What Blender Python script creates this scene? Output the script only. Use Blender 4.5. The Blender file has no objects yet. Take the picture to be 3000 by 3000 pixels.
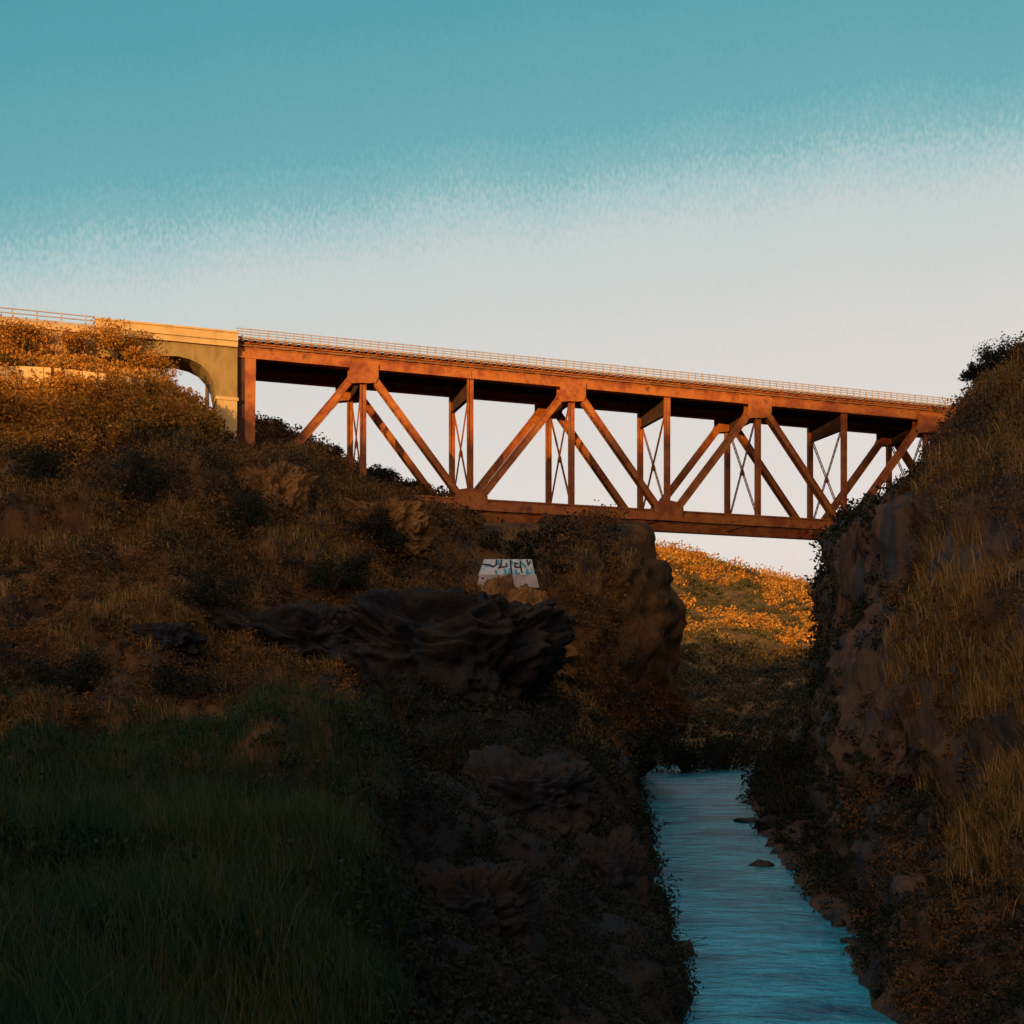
import bpy, math, random
import numpy as np
from mathutils import Vector, Matrix
from mathutils.bvhtree import BVHTree

random.seed(7)
rng = np.random.default_rng(11)
SC = bpy.context.scene
COL = SC.collection
F, HOR = 3500.0, 2090.0            # focal length and horizon row, in 3000 px units

# ------------------------------------------------------------------ camera
cam = bpy.data.cameras.new('camera')
cam_o = bpy.data.objects.new('camera', cam)
COL.objects.link(cam_o)
cam_o.location = (0, 0, 0)
cam_o.rotation_euler = (math.radians(90), 0, 0)
cam.sensor_width = 36
cam.lens = F / 3000 * 36
cam.shift_y = (HOR - 1500) / 3000
cam.clip_start = 0.1
cam.clip_end = 6000
SC.camera = cam_o

# ------------------------------------------------------------------ world and sun
SUN_EL, SUN_AZ = math.radians(4.0), math.radians(20)   # sun stands behind the camera, to the left
w = bpy.data.worlds.new('World')
SC.world = w
w.use_nodes = True
nt = w.node_tree
nt.nodes.clear()
N = nt.nodes.new
out = N('ShaderNodeOutputWorld'); bg = N('ShaderNodeBackground')
sky = N('ShaderNodeTexSky'); sky.sky_type = 'NISHITA'; sky.sun_disc = False
sky.sun_elevation = SUN_EL; sky.sun_rotation = math.radians(180) + SUN_AZ
tc = N('ShaderNodeTexCoord'); sep = N('ShaderNodeSeparateXYZ')
nt.links.new(tc.outputs['Generated'], sep.inputs[0])
def wm(op, x, y=None, z=None):
    n = N('ShaderNodeMath'); n.operation = op
    for i, v in enumerate((x, y, z)):
        if v is None: continue
        if isinstance(v, (int, float)): n.inputs[i].default_value = v
        else: nt.links.new(v, n.inputs[i])
    return n.outputs[0]
yc = wm('MAXIMUM', sep.outputs['Y'], .3)
v0 = wm('MULTIPLY_ADD', wm('DIVIDE', sep.outputs['X'],   yc), -0.122, wm('DIVIDE', sep.outputs['Z'], yc))
mpn = N('ShaderNodeMapping'); mpn.inputs['Scale'].default_value = (1, 1, .4)
nt.links.new(tc.outputs['Generated'], mpn.inputs[0])
nz = N('ShaderNodeTexNoise'); nz.inputs['Scale'].default_value = 420; nz.inputs['Detail'].default_value = 3
nt.links.new(mpn.outputs[0], nz.inputs['Vector'])
nz2 = N('ShaderNodeTexNoise'); nz2.inputs['Scale'].default_value = 14; nz2.inputs['Detail'].default_value = 5
nt.links.new(mpn.outputs[0], nz2.inputs['Vector'])
v1 = wm('MULTIPLY_ADD', nz.outputs['Fac'], .07, v0)
v2 = wm('MULTIPLY_ADD', nz2.outputs['Fac'], .03, v1)
v3 = wm('SUBTRACT', v2, .05)
rp = N('ShaderNodeValToRGB')
def lin(c):
    return tuple((v / 255 / 12.92 if v / 255 <= .04045 else ((v / 255 + .055) / 1.055) ** 2.4) for v in c) + (1,)
stops = [(0.0, (222, 205, 190)), (0.12, (228, 218, 212)), (0.27, (220, 214, 209)), (0.32, (211, 211, 207)), (0.392, (197, 208, 206)),
         (0.425, (170, 198, 199)), (0.452, (132, 182, 187)), (0.488, (108, 171, 178)), (0.60, (86, 159, 172)), (1.0, (45, 115, 135))]
el = rp.color_ramp.elements
el[0].position = stops[0][0]; el[0].color = lin(stops[0][1])
el[1].position = stops[-1][0]; el[1].color = lin(stops[-1][1])
for p, c in stops[1:-1]:
    e = el.new(p); e.color = lin(c)
nt.links.new(v3, rp.inputs[0])
sc_ = N('ShaderNodeVectorMath'); sc_.operation = 'SCALE'; sc_.inputs['Scale'].default_value = 8.5
nt.links.new(rp.outputs['Color'], sc_.inputs[0])
mx = N('ShaderNodeMixRGB'); mx.inputs[0].default_value = 0.06
nt.links.new(sc_.outputs[0], mx.inputs[1]); nt.links.new(sky.outputs[0], mx.inputs[2])
dt = N('ShaderNodeVectorMath'); dt.operation = 'DOT_PRODUCT'
dt.inputs[1].default_value = (-math.sin(SUN_AZ), -math.cos(SUN_AZ), 0.12)
nt.links.new(tc.outputs['Generated'], dt.inputs[0])
g1 = N('ShaderNodeMath'); g1.operation = 'MAXIMUM'; g1.inputs[1].default_value = 0
g2 = N('ShaderNodeMath'); g2.operation = 'POWER'; g2.inputs[1].default_value = 1.6
nt.links.new(dt.outputs['Value'], g1.inputs[0]); nt.links.new(g1.outputs[0], g2.inputs[0])
gl = N('ShaderNodeVectorMath'); gl.operation = 'SCALE'; gl.inputs[0].default_value = (17, 10.5, 7.2)   # warm sky glow added toward the sun to brighten the shaded slopes
nt.links.new(g2.outputs[0], gl.inputs['Scale'])
ad = N('ShaderNodeVectorMath'); ad.operation = 'ADD'
nt.links.new(mx.outputs[0], ad.inputs[0]); nt.links.new(gl.outputs[0], ad.inputs[1])
nt.links.new(ad.outputs[0], bg.inputs['Color'])
bg.inputs['Strength'].default_value = 0.1
nt.links.new(bg.outputs[0], out.inputs[0])

sun = bpy.data.lights.new('sun', 'SUN')
sun.energy = 5.0; sun.angle = math.radians(0.6); sun.color = (1.0, 0.58, 0.19)
sun_o = bpy.data.objects.new('sun', sun)
COL.objects.link(sun_o)
sd = Vector((math.sin(SUN_AZ) * math.cos(SUN_EL), math.cos(SUN_AZ) * math.cos(SUN_EL), -math.sin(SUN_EL)))
sun_o.rotation_euler = sd.to_track_quat('-Z', 'Y').to_euler()
sun_o.location = (-60, -160, 90)
vs = SC.view_settings
vs.view_transform = 'Standard'; vs.look = 'None'; vs.gamma = 1; vs.exposure = 0.3
vs.use_curve_mapping = False

# ------------------------------------------------------------------ helpers
def P(px, py, Y):
    return Vector(((px - 1500) / F * Y, Y, (HOR - py) / F * Y))

def tag(o, label=None, cat=None, group=None, kind=None):
    if label: o['label'] = label
    if cat: o['category'] = cat
    if group: o['group'] = group
    if kind: o['kind'] = kind
    return o

def empty(name, loc=(0, 0, 0), rz=0):
    o = bpy.data.objects.new(name, None)
    COL.objects.link(o); o.location = loc; o.rotation_euler = (0, 0, rz); o.empty_display_size = .3
    return o

def link_mesh(name, me, mat, parent=None):
    me.materials.append(mat)
    o = bpy.data.objects.new(name, me); COL.objects.link(o)
    if parent: o.parent = parent
    return o

def np_mesh(name, V, Q, mat, parent=None, smooth=False, tris=None):
    me = bpy.data.meshes.new(name)
    nq = len(Q); ntr = 0 if tris is None else len(tris)
    me.vertices.add(len(V)); me.vertices.foreach_set('co', np.ascontiguousarray(V, np.float32).ravel())
    loops = np.asarray(Q, np.int32).ravel()
    starts = np.arange(nq) * 4; tot = np.full(nq, 4)
    if ntr:
        starts = np.concatenate([starts, nq * 4 + np.arange(ntr) * 3]); tot = np.concatenate([tot, np.full(ntr, 3)])
        loops = np.concatenate([loops, np.asarray(tris, np.int32).ravel()])
    me.loops.add(len(loops)); me.loops.foreach_set('vertex_index', loops)
    me.polygons.add(len(starts)); me.polygons.foreach_set('loop_start', starts.astype(np.int32))
    me.update(calc_edges=True); me.validate()
    if smooth: me.shade_smooth()
    return link_mesh(name, me, mat, parent)

class MB:
    """collects boxes, bars and prisms, then links them as one mesh"""
    def __init__(s): s.v = []; s.f = []
    def add(s, vs, fs):
        b = len(s.v); s.v += [tuple(v) for v in vs]; s.f += [tuple(b + i for i in f) for f in fs]
    def prism(s, a, b):
        n = len(a); fs = [tuple(range(n))[::-1], tuple(range(n, 2 * n))]
        for i in range(n):
            j = (i + 1) % n; fs.append((i, j, n + j, n + i))
        s.add(list(a) + list(b), fs)
    def box(s, x0, x1, y0, y1, z0, z1, tf=lambda x, y, z: (x, y, z)):
        a = [tf(x, y, z0) for x, y in ((x0, y0), (x1, y0), (x1, y1), (x0, y1))]
        b = [tf(x, y, z1) for x, y in ((x0, y0), (x1, y0), (x1, y1), (x0, y1))]
        s.prism(a, b)
    def bar(s, p, q, u, v, hu, hv):
        p = Vector(p); q = Vector(q)
        c = [(-1, -1), (1, -1), (1, 1), (-1, 1)]
        s.prism([p + u * (hu * a) + v * (hv * b) for a, b in c], [q + u * (hu * a) + v * (hv * b) for a, b in c])
    def tube(s, p, q, r0, r1=None, n=8):
        r1 = r0 if r1 is None else r1
        p = Vector(p); q = Vector(q); d = (q - p).normalized()
        u = d.orthogonal().normalized(); v = d.cross(u)
        s.prism([p + (u * math.cos(t) + v * math.sin(t)) * r0 for t in [2 * math.pi * k / n for k in range(n)]],
                [q + (u * math.cos(t) + v * math.sin(t)) * r1 for t in [2 * math.pi * k / n for k in range(n)]])
    def build(s, name, mat, parent=None, bevel=0):
        me = bpy.data.meshes.new(name); me.from_pydata(s.v, [], s.f); me.update()
        import bmesh
        bm = bmesh.new(); bm.from_mesh(me); bmesh.ops.recalc_face_normals(bm, faces=bm.faces)
        if bevel:
            bmesh.ops.bevel(bm, geom=bm.edges[:], offset=bevel, segments=1, affect='EDGES', profile=.5)
        bm.to_mesh(me); bm.free()
        return link_mesh(name, me, mat, parent)

def hash3(i, j, k, seed):
    h = (i * 374761393 + j * 668265263 + k * 2147483647 + seed * 974634777) & 0xffffffff
    h = ((h ^ (h >> 13)) * 1274126177) & 0xffffffff
    h = h ^ (h >> 16)
    return (h & 0xffff) / 32767.5 - 1.0

def vnoise(Pt, seed=0):
    Pt = np.asarray(Pt, float); fl = np.floor(Pt).astype(np.int64); fr = Pt - fl
    fr = fr * fr * (3 - 2 * fr); r = 0
    for a in (0, 1):
        for b in (0, 1):
            for c in (0, 1):
                wgt = (fr[:, 0] if a else 1 - fr[:, 0]) * (fr[:, 1] if b else 1 - fr[:, 1]) * (fr[:, 2] if c else 1 - fr[:, 2])
                r = r + wgt * hash3(fl[:, 0] + a, fl[:, 1] + b, fl[:, 2] + c, seed)
    return r

def fbm(Pt, scale, octv=4, seed=0, gain=.5):
    r = 0; a = 1.0; s = 1.0 / scale
    for o in range(octv):
        r = r + a * vnoise(np.asarray(Pt) * s, seed + o * 17); a *= gain; s *= 2.03
    return r

# ------------------------------------------------------------------ materials
def material(name, cols, scale=1.0, detail=6, rough=.9, bump=.0, bump_scale=None, pos=None, isl=0.0,
             spec=.2, metal=0, stretch=(1, 1, 1), transl=0.0, rr=.55, bump_dist=.05):
    m = bpy.data.materials.new(name); m.use_nodes = True
    t = m.node_tree; L = t.links.new; b = t.nodes['Principled BSDF']
    tcn = t.nodes.new('ShaderNodeTexCoord'); mp = t.nodes.new('ShaderNodeMapping')
    mp.inputs['Scale'].default_value = stretch
    L(tcn.outputs['Object'], mp.inputs[0])
    n = t.nodes.new('ShaderNodeTexNoise'); n.inputs['Scale'].default_value = scale; n.inputs['Detail'].default_value = detail
    n.inputs['Roughness'].default_value = rr
    L(mp.outputs[0], n.inputs['Vector'])
    r = t.nodes.new('ShaderNodeValToRGB'); e = r.color_ramp.elements
    pos = pos or [0.3 + 0.4 * i / (len(cols) - 1) for i in range(len(cols))]
    e[0].position = pos[0]; e[0].color = (*cols[0], 1); e[1].position = pos[-1]; e[1].color = (*cols[-1], 1)
    for p_, c_ in list(zip(pos, cols))[1:-1]:
        q = e.new(p_); q.color = (*c_, 1)
    fac = n.outputs['Fac']
    if isl:
        g = t.nodes.new('ShaderNodeNewGeometry'); mm = t.nodes.new('ShaderNodeMath'); mm.operation = 'MULTIPLY_ADD'
        mm.inputs[1].default_value = isl; L(g.outputs['Random Per Island'], mm.inputs[0])
        ms = t.nodes.new('ShaderNodeMath'); ms.operation = 'SUBTRACT'; ms.inputs[1].default_value = isl / 2
        L(fac, mm.inputs[2]); L(mm.outputs[0], ms.inputs[0]); fac = ms.outputs[0]
    L(fac, r.inputs[0]); L(r.outputs['Color'], b.inputs['Base Color'])
    b.inputs['Roughness'].default_value = rough; b.inputs['Metallic'].default_value = metal
    b.inputs['Specular IOR Level'].default_value = spec
    if bump:
        n2 = t.nodes.new('ShaderNodeTexNoise'); n2.inputs['Scale'].default_value = bump_scale or scale * 4
        n2.inputs['Detail'].default_value = 8; L(mp.outputs[0], n2.inputs['Vector'])
        bp = t.nodes.new('ShaderNodeBump'); bp.inputs['Strength'].default_value = bump; bp.inputs['Distance'].default_value = bump_dist
        L(n2.outputs['Fac'], bp.inputs['Height']); L(bp.outputs[0], b.inputs['Normal'])
    if transl:
        tr = t.nodes.new('ShaderNodeBsdfTranslucent'); L(r.outputs['Color'], tr.inputs['Color'])
        mxs = t.nodes.new('ShaderNodeMixShader'); mxs.inputs[0].default_value = transl
        o = t.nodes['Material Output']; L(b.outputs[0], mxs.inputs[1]); L(tr.outputs[0], mxs.inputs[2]); L(mxs.outputs[0], o.inputs[0])
    return m

M = {}
M['soil'] = material('soil and rock', [(.010, .012, .014), (.045, .024, .012), (.12, .055, .018), (.02, .018, .014), (.18, .085, .025)],
                     scale=.22, detail=10, bump=1, bump_scale=1.6, bump_dist=.3, rr=.68, stretch=(1, 1, .7))
M['rock'] = material('dark cliff rock', [(.010, .013, .018), (.030, .032, .038), (.085, .046, .022), (.022, .026, .034), (.05, .05, .055)],
                     scale=.35, detail=10, bump=1, bump_scale=1.2, bump_dist=.35, rr=.7, stretch=(1.6, 1.6, .35))
M['crag'] = material('crag rock and bank shade', [(.004, .006, .009), (.014, .018, .024), (.024, .018, .014), (.009, .012, .017), (.034, .038, .046)],
                     scale=.5, detail=10, bump=1, bump_scale=1.8, bump_dist=.25, rr=.7, stretch=(1, 1, .5))  # crag colour, also used to paint shade on the lower bank
M['ochre_rock'] = material('ochre earth rock', [(.02, .014, .010), (.11, .052, .018), (.21, .10, .028), (.06, .032, .016)],
                     scale=.6, detail=10, bump=1, bump_scale=2, bump_dist=.25, rr=.7, stretch=(1, 1, .6))
M['far'] = material('far dry hillside', [(.03, .022, .010), (.16, .085, .025), (.06, .04, .015), (.22, .11, .035)], scale=.12, detail=9,
                    bump=1, bump_scale=.5, bump_dist=1.0, rr=.65)
M['leaf'] = material('shaded scrub leaves', [(.006, .012, .014), (.014, .022, .014), (.17, .075, .018), (.016, .024, .026), (.40, .17, .036)],
                     scale=.15, detail=9, isl=.09, pos=[.22, .38, .5, .6, .76], transl=.15, rr=.6)
M['leaf_gold'] = material('sunlit gold leaves', [(.06, .045, .012), (.60, .23, .028), (.22, .115, .020), (.75, .36, .07)], scale=.28, isl=.22, transl=.35)  # sunlight put into the leaf colour, against the shaded scrub leaves
M['leaf_olive'] = material('olive leaves', [(.03, .03, .012), (.10, .07, .02), (.05, .045, .016)], scale=.5, isl=.3, transl=.2)
M['leaf_valley_shade'] = material('shade dark valley leaves', [(.005, .010, .008), (.014, .022, .014), (.07, .04, .014), (.012, .02, .016)], scale=.12, isl=.12)  # shade at the foot of the far hill put into the leaf colour
M['leaf_dark'] = material('dark evergreen and shade leaves', [(.004, .008, .007), (.011, .018, .012), (.03, .026, .014)], scale=1.5, isl=.4, transl=.1)  # dark bushes, and painted shade in the hollow and near bank
M['leaf_green'] = material('dark green bank leaves', [(.004, .014, .009), (.012, .034, .018), (.04, .045, .014), (.010, .022, .014)], scale=.5, isl=.25, transl=.2)
M['grass'] = material('green bank grass', [(.008, .030, .018), (.020, .052, .026), (.06, .06, .02)], scale=.5, isl=.5, transl=.25)
M['straw'] = material('dry straw grass', [(.04, .04, .012), (.22, .11, .026), (.42, .24, .07), (.13, .08, .02)], scale=.35, isl=.5, transl=.25)
M['bark'] = material('bark', [(.02, .014, .01), (.07, .04, .02)], scale=8, bump=.6)
M['steel'] = material('rust red painted steel', [(.13, .024, .006), (.23, .052, .008), (.36, .11, .016), (.09, .018, .008)], scale=.7, detail=9,
                      rough=.6, bump=.25, bump_scale=14, spec=.3, rr=.7, bump_dist=.02)
M['steel_dark'] = material('shaded steel underside', [(.03, .014, .01), (.08, .03, .015)], scale=1.2, rough=.8)  # shade under the deck put into a darker steel colour
M['timber'] = material('weathered sleeper timber', [(.10, .045, .025), (.26, .11, .045)], scale=5, stretch=(1, 6, 6), isl=.3)
M['rail'] = material('rail steel', [(.12, .05, .04), (.22, .1, .07)], scale=4, rough=.5, metal=.5)
M['railing'] = material('faded pinkish railing steel', [(.26, .22, .22), (.38, .32, .31)], scale=3, rough=.6)
M['concrete'] = material('sand coloured concrete', [(.36, .22, .09), (.50, .32, .14), (.42, .26, .11)], scale=.9, detail=9, bump=.3, bump_scale=12,
                         stretch=(1, 1, .5), bump_dist=.02)
M['concrete_dark'] = material('dark haunch concrete', [(.13, .085, .03), (.27, .175, .065), (.18, .115, .045)], scale=1.0, detail=9, bump=.3, bump_scale=12,
                              stretch=(1, 1, .3), bump_dist=.02)  # darker than the pier concrete, for the haunched beam
M['paint'] = material('pale painted concrete', [(.28, .36, .42), (.50, .50, .50), (.20, .38, .48), (.55, .56, .56)], scale=1.3, detail=5, bump=.2, bump_scale=14)
M['footing'] = material('grey weathered footing', [(.22, .19, .19), (.34, .29, .28)], scale=1.5, bump=.4, bump_scale=9)
M['ink'] = material('dark blue spray paint', [(.006, .02, .035), (.012, .04, .06)], scale=3, rough=.6)
M['inkblue'] = material('light blue spray paint', [(.05, .2, .32), (.08, .28, .4)], scale=5, rough=.6)
M['boulder'] = material('wet river rock', [(.008, .009, .010), (.04, .03, .025)], scale=2.5, rough=.5, bump=.8, bump_scale=6)
M['wood'] = material('grey pole timber', [(.06, .04, .03), (.14, .09, .06)], scale=3, stretch=(6, 6, 1))

def water_mat():
    m = bpy.data.materials.new('river water'); m.use_nodes = True
    t = m.node_tree; L = t.links.new; b = t.nodes['Principled BSDF']
    b.inputs['Base Color'].default_value = (.014, .31, .50, 1)
    b.inputs['Roughness'].default_value = .06; b.inputs['IOR'].default_value = 1.6
    b.inputs['Specular IOR Level'].default_value = .9
    b.inputs['Specular Tint'].default_value = (.55, .88, 1, 1)
    tcn = t.nodes.new('ShaderNodeTexCoord'); mp = t.nodes.new('ShaderNodeMapping')
    dn = t.nodes.new('ShaderNodeTexNoise'); dn.inputs['Scale'].default_value = .45; dn.inputs['Detail'].default_value = 7; dn.inputs['Roughness'].default_value = .65
    dr = t.nodes.new('ShaderNodeValToRGB'); de = dr.color_ramp.elements
    de[0].position = .36; de[0].color = (.006, .10, .19, 1); de[1].position = .62; de[1].color = (.030, .46, .66, 1)
    L(mp.outputs[0], dn.inputs['Vector']); L(dn.outputs['Fac'], dr.inputs[0]); L(dr.outputs['Color'], b.inputs['Base Color'])
    mp.inputs['Scale'].default_value = (.55, 1.0, 1); L(tcn.outputs['Object'], mp.inputs[0])
    a = t.nodes.new('ShaderNodeTexNoise'); a.inputs['Scale'].default_value = 1.6; a.inputs['Detail'].default_value = 6; a.inputs['Roughness'].default_value = .6
    c = t.nodes.new('ShaderNodeTexNoise'); c.inputs['Scale'].default_value = 9; c.inputs['Detail'].default_value = 3
    L(mp.outputs[0], a.inputs['Vector']); L(mp.outputs[0], c.inputs['Vector'])
    b1 = t.nodes.new('ShaderNodeBump'); b1.inputs['Distance'].default_value = .30; b1.inputs['Strength'].default_value = 1
    b2 = t.nodes.new('ShaderNodeBump'); b2.inputs['Distance'].default_value = .03; b2.inputs['Strength'].default_value = 1
    L(a.outputs['Fac'], b1.inputs['Height']); L(c.outputs['Fac'], b2.inputs['Height'])
    L(b1.outputs[0], b2.inputs['Normal']); L(b2.outputs[0], b.inputs['Normal'])
    return m
M['water'] = water_mat()

# ------------------------------------------------------------------ terrain lofts
WZ = -6.0
def sections(raw):
    ys = []; pts = []
    for Y, row in raw:
        r = []
        for p in row:
            if p[0] == 'w': r.append((p[1], Y, p[2]))
            else:
                v = P(p[0], p[1], Y); r.append((v.x, v.y, v.z))
        ys.append(Y); pts.append(r)
    return np.array(ys, float), np.array(pts, float)

def loft(raw, nu, dy, smooth=2):
    ys, pts = sections(raw)
    k = pts.shape[1]
    yy = []
    y = ys[0]
    while y < ys[-1]:
        yy.append(y); y += dy * max(.35, min(2.0, y / 70))
    yy = np.array(yy)
    rows = np.stack([np.stack([np.interp(yy, ys, pts[:, j, c]) for c in range(3)], -1) for j in range(k)], 1)
    # even spacing along the section
    u = np.linspace(0, k - 1, nu)
    g = np.stack([np.stack([np.interp(u, np.arange(k), rows[i, :, c]) for c in range(3)], -1) for i in range(len(yy))], 0)
    for _ in range(smooth):
        h = g.copy()
        h[1:-1, 1:-1] = (g[1:-1, 1:-1] * 2 + g[:-2, 1:-1] + g[2:, 1:-1] + g[1:-1, :-2] + g[1:-1, 2:]) / 6
        g = h
    return g

def grid_normals(g):
    du = np.gradient(g, axis=1); dv = np.gradient(g, axis=0)
    n = np.cross(du, dv); n /= np.linalg.norm(n, axis=-1, keepdims=True) + 1e-9
    return n

def displace(g, amps, rough=(), stretch=1.0):
    n = grid_normals(g)
    n *= np.sign(n[..., 2:3] + 1e-9)
    flat = g.reshape(-1, 3); d = 0
    for sc, am, sd_ in amps:
        d = d + am * fbm(flat, sc, 4, sd_)
    for sc, am, sd_ in rough:
        q = flat * np.array([1, 1, stretch]); f1 = fbm(q, sc, 4, sd_)
        d = d + am * (1 - 2 * np.abs(f1)) + am * .5 * np.round(fbm(q, sc * .6, 2, sd_ + 3) * 2.5) / 2.5
    # keep it quiet below the water line
    d = d * np.clip((flat[:, 2] - WZ + .6) / 2.5, .15, 1)
    d = d * np.clip(flat[:, 1] / 25, .25, 1)
    d = d * np.where((flat[:, 1] > 74) & (flat[:, 2] > 11), .35, 1)
    d = d * np.where((flat[:, 1] > 52) & (flat[:, 0] > 14) & (flat[:, 2] > 8), .6, 1)
    return (flat + n.reshape(-1, 3) * d[:, None]).reshape(g.shape)

def grid_mesh(name, g, mat, kind='structure'):
    a, b = g.shape[:2]
    idx = np.arange(a * b).reshape(a, b)
    Q = np.stack([idx[:-1, :-1], idx[:-1, 1:], idx[1:, 1:], idx[1:, :-1]], -1).reshape(-1, 4)
    o = np_mesh(name, g.reshape(-1, 3), Q, mat, smooth=True)
    if kind: o['kind'] = kind
    return o

W = 'w'
def wl(px, Y): return (W, (px - 1500) / F * Y, WZ)
LEFT = [
 (-12, [(W,5.2,-7.6),(W,2.5,WZ),(W,1.2,-4.6),(W,0,-2.9),(W,-1,-2.3),(W,-2,-2.1),(W,-4,-2),(W,-6,-1.9),(W,-9,-1.6),(W,-18,-.5),(W,-60,8)]),
 (4,  [(W,5.2,-7.6),(W,2.5,WZ),(W,1.2,-4.6),(W,0,-2.9),(W,-1,-2.3),(W,-2,-2.1),(W,-4,-2),(W,-6,-1.9),(W,-9,-1.6),(W,-18,-.5),(W,-60,8)]),
 (22, [(W,5.2,-7.6),(W,3.1,WZ),(1800,2880),(1500,2820),(1250,2680),(1080,2330),(900,2200),(600,2210),(300,2270),(0,2300),(-1500,2000)]),
 (32, [(W,6,-7.6),wl(1968,32),(1850,2640),(1600,2580),(1350,2530),(1150,2470),(900,2400),(650,2380),(350,2350),(0,2330),(-1500,1900)]),
 (45, [(W,8,-7.6),wl(1938,45),(1840,2470),(1620,2380),(1350,2330),(1100,2250),(800,2150),(550,2090),(300,2050),(0,2010),(-1500,1700)]),
 (60, [(W,9.8,-7.6),wl(1868,60),(1800,2320),(1680,2150),(1450,2060),(1150,1950),(800,1780),(550,1680),(300,1620),(0,1580),(-1500,1300)]),
 (72, [(W,12,-7.6),wl(1822,72),(1750,2290),(1640,1990),(1400,1740),(1240,1570),(850,1400),(560,1290),(400,1190),(0,1110),(-1500,900)]),
 (78, [(W,13,-7.6),wl(1800,78),(1760,2270),(1700,2000),(1500,1790),(1258,1520),(870,1370),(660,1330),(440,1110),(0,1010),(-1500,800)]),
 (86, [(W,14,-7.6),wl(1805,86),(1935,2150),(1925,1800),(1890,1552),(1500,1545),(1250,1520),(870,1400),(650,1350),(380,1270),(-1500,1000)]),
 (96, [(W,16,-7.6),wl(1830,96),(1930,2160),(1915,1800),(1875,1570),(1500,1555),(1290,1455),(1065,1370),(870,1292),(740,1240),(-1500,1200)]),
 (112,[(W,19,-7.6),wl(1850,112),(1900,2200),(1880,2000),(1800,1850),(1500,1750),(1290,1650),(1065,1550),(870,1470),(740,1420),(-1500,1300)]),
 (150,[(W,26,-7.6),wl(1850,150),(1860,2210),(1840,2200),(1800,2180),(1500,2150),(1290,2140),(1065,2130),(870,2100),(740,2080),(-1500,2000)]),
]
RIGHT = [
 (-12,[(W,5.2,-7.6),(W,7.4,WZ),(W,8.4,-5.2),(W,9.5,-3),(W,11,-1),(W,13,1),(W,16,3),(W,19,5),(W,24,8),(W,60,22)]),
 (4,  [(W,5.2,-7.6),(W,7.4,WZ),(W,8.4,-5.2),(W,9.5,-3),(W,11,-1),(W,13,1),(W,16,3),(W,19,5),(W,24,8),(W,60,22)]),
 (22, [(W,5.2,-7.6),(W,7.3,WZ),(2800,2880),(2950,2600),(3100,2350),(3300,2100),(3600,1900),(3900,1700),(4400,1400),(8000,600)]),
 (32, [(W,6,-7.6),wl(2490,32),(2600,2700),(2720,2380),(2830,2080),(2950,1880),(3080,1740),(3250,1560),(3500,1400),(5500,800)]),
 (45, [(W,8,-7.6),wl(2345,45),(2450,2530),(2560,2150),(2650,1850),(2730,1680),(2820,1540),(2930,1380),(3080,1240),(4300,700)]),
 (56, [(W,9.3,-7.6),wl(2262,56),(2450,2450),(2475,2000),(2475,1600),(2600,1560),(2750,1450),(2835,1280),(2935,1160),(3800,560)]),
 (62, [(W,10.3,-7.6),wl(2240,62),(2440,2420),(2462,1920),(2458,1530),(2560,1510),(2730,1445),(2800,1280),(2900,1135),(3500,560)]),
 (72, [(W,12,-7.6),wl(2215,72),(2430,2350),(2480,2000),(2500,1700),(2660,1660),(2840,1560),(2920,1420),(2990,1260),(3600,800)]),
 (86, [(W,14,-7.6),wl(2200,86),(2400,2260),(2500,2000),(2560,1800),(2650,1600),(2760,1450),(2860,1330),(2980,1250),(3600,900)]),
 (100,[(W,17,-7.6),wl(2195,100),(2400,2200),(2500,2000),(2560,1850),(2650,1700),(2760,1550),(2860,1450),(2980,1350),(3600,1000)]),
 (150,[(W,27,-7.6),wl(2230,150),(2300,2200),(2400,2150),(2500,2100),(2600,2060),(2700,2020),(2860,1980),(2980,1950),(3600,1800)]),
]
gL = displace(loft(LEFT, 300, .42), [(14, 1.3, 3), (4, .8, 5), (1.6, .35, 9)], [(6, .8, 101), (2.2, .3, 111)], .8)
gR = displace(loft(RIGHT, 260, .42), [(12, 1.0, 31), (4, .9, 35), (1.5, .4, 39)], [(4, .7, 131), (1.6, .3, 141)], .3)
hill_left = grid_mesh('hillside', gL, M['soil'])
hill_left.data.materials.append(M['crag'])  # crag colour paints the shade on the lower bank faces
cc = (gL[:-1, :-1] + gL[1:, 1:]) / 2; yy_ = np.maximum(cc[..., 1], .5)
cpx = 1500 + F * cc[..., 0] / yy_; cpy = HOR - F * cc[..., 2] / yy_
shade_faces = ((cpx > 960 + 90 * vnoise(cc.reshape(-1, 3) / 4, 81).reshape(cpx.shape)) & (cpy > 1960) & (cc[..., 1] < 64)) | ((cpy > 2250) & (cc[..., 1] < 64))  # lower bank faces whose shade is painted with dark rock
hill_left.data.polygons.foreach_set('material_index', shade_faces.ravel().astype(np.int32))
cliff_right = grid_mesh('cliff', gR, M['rock'])

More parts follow.
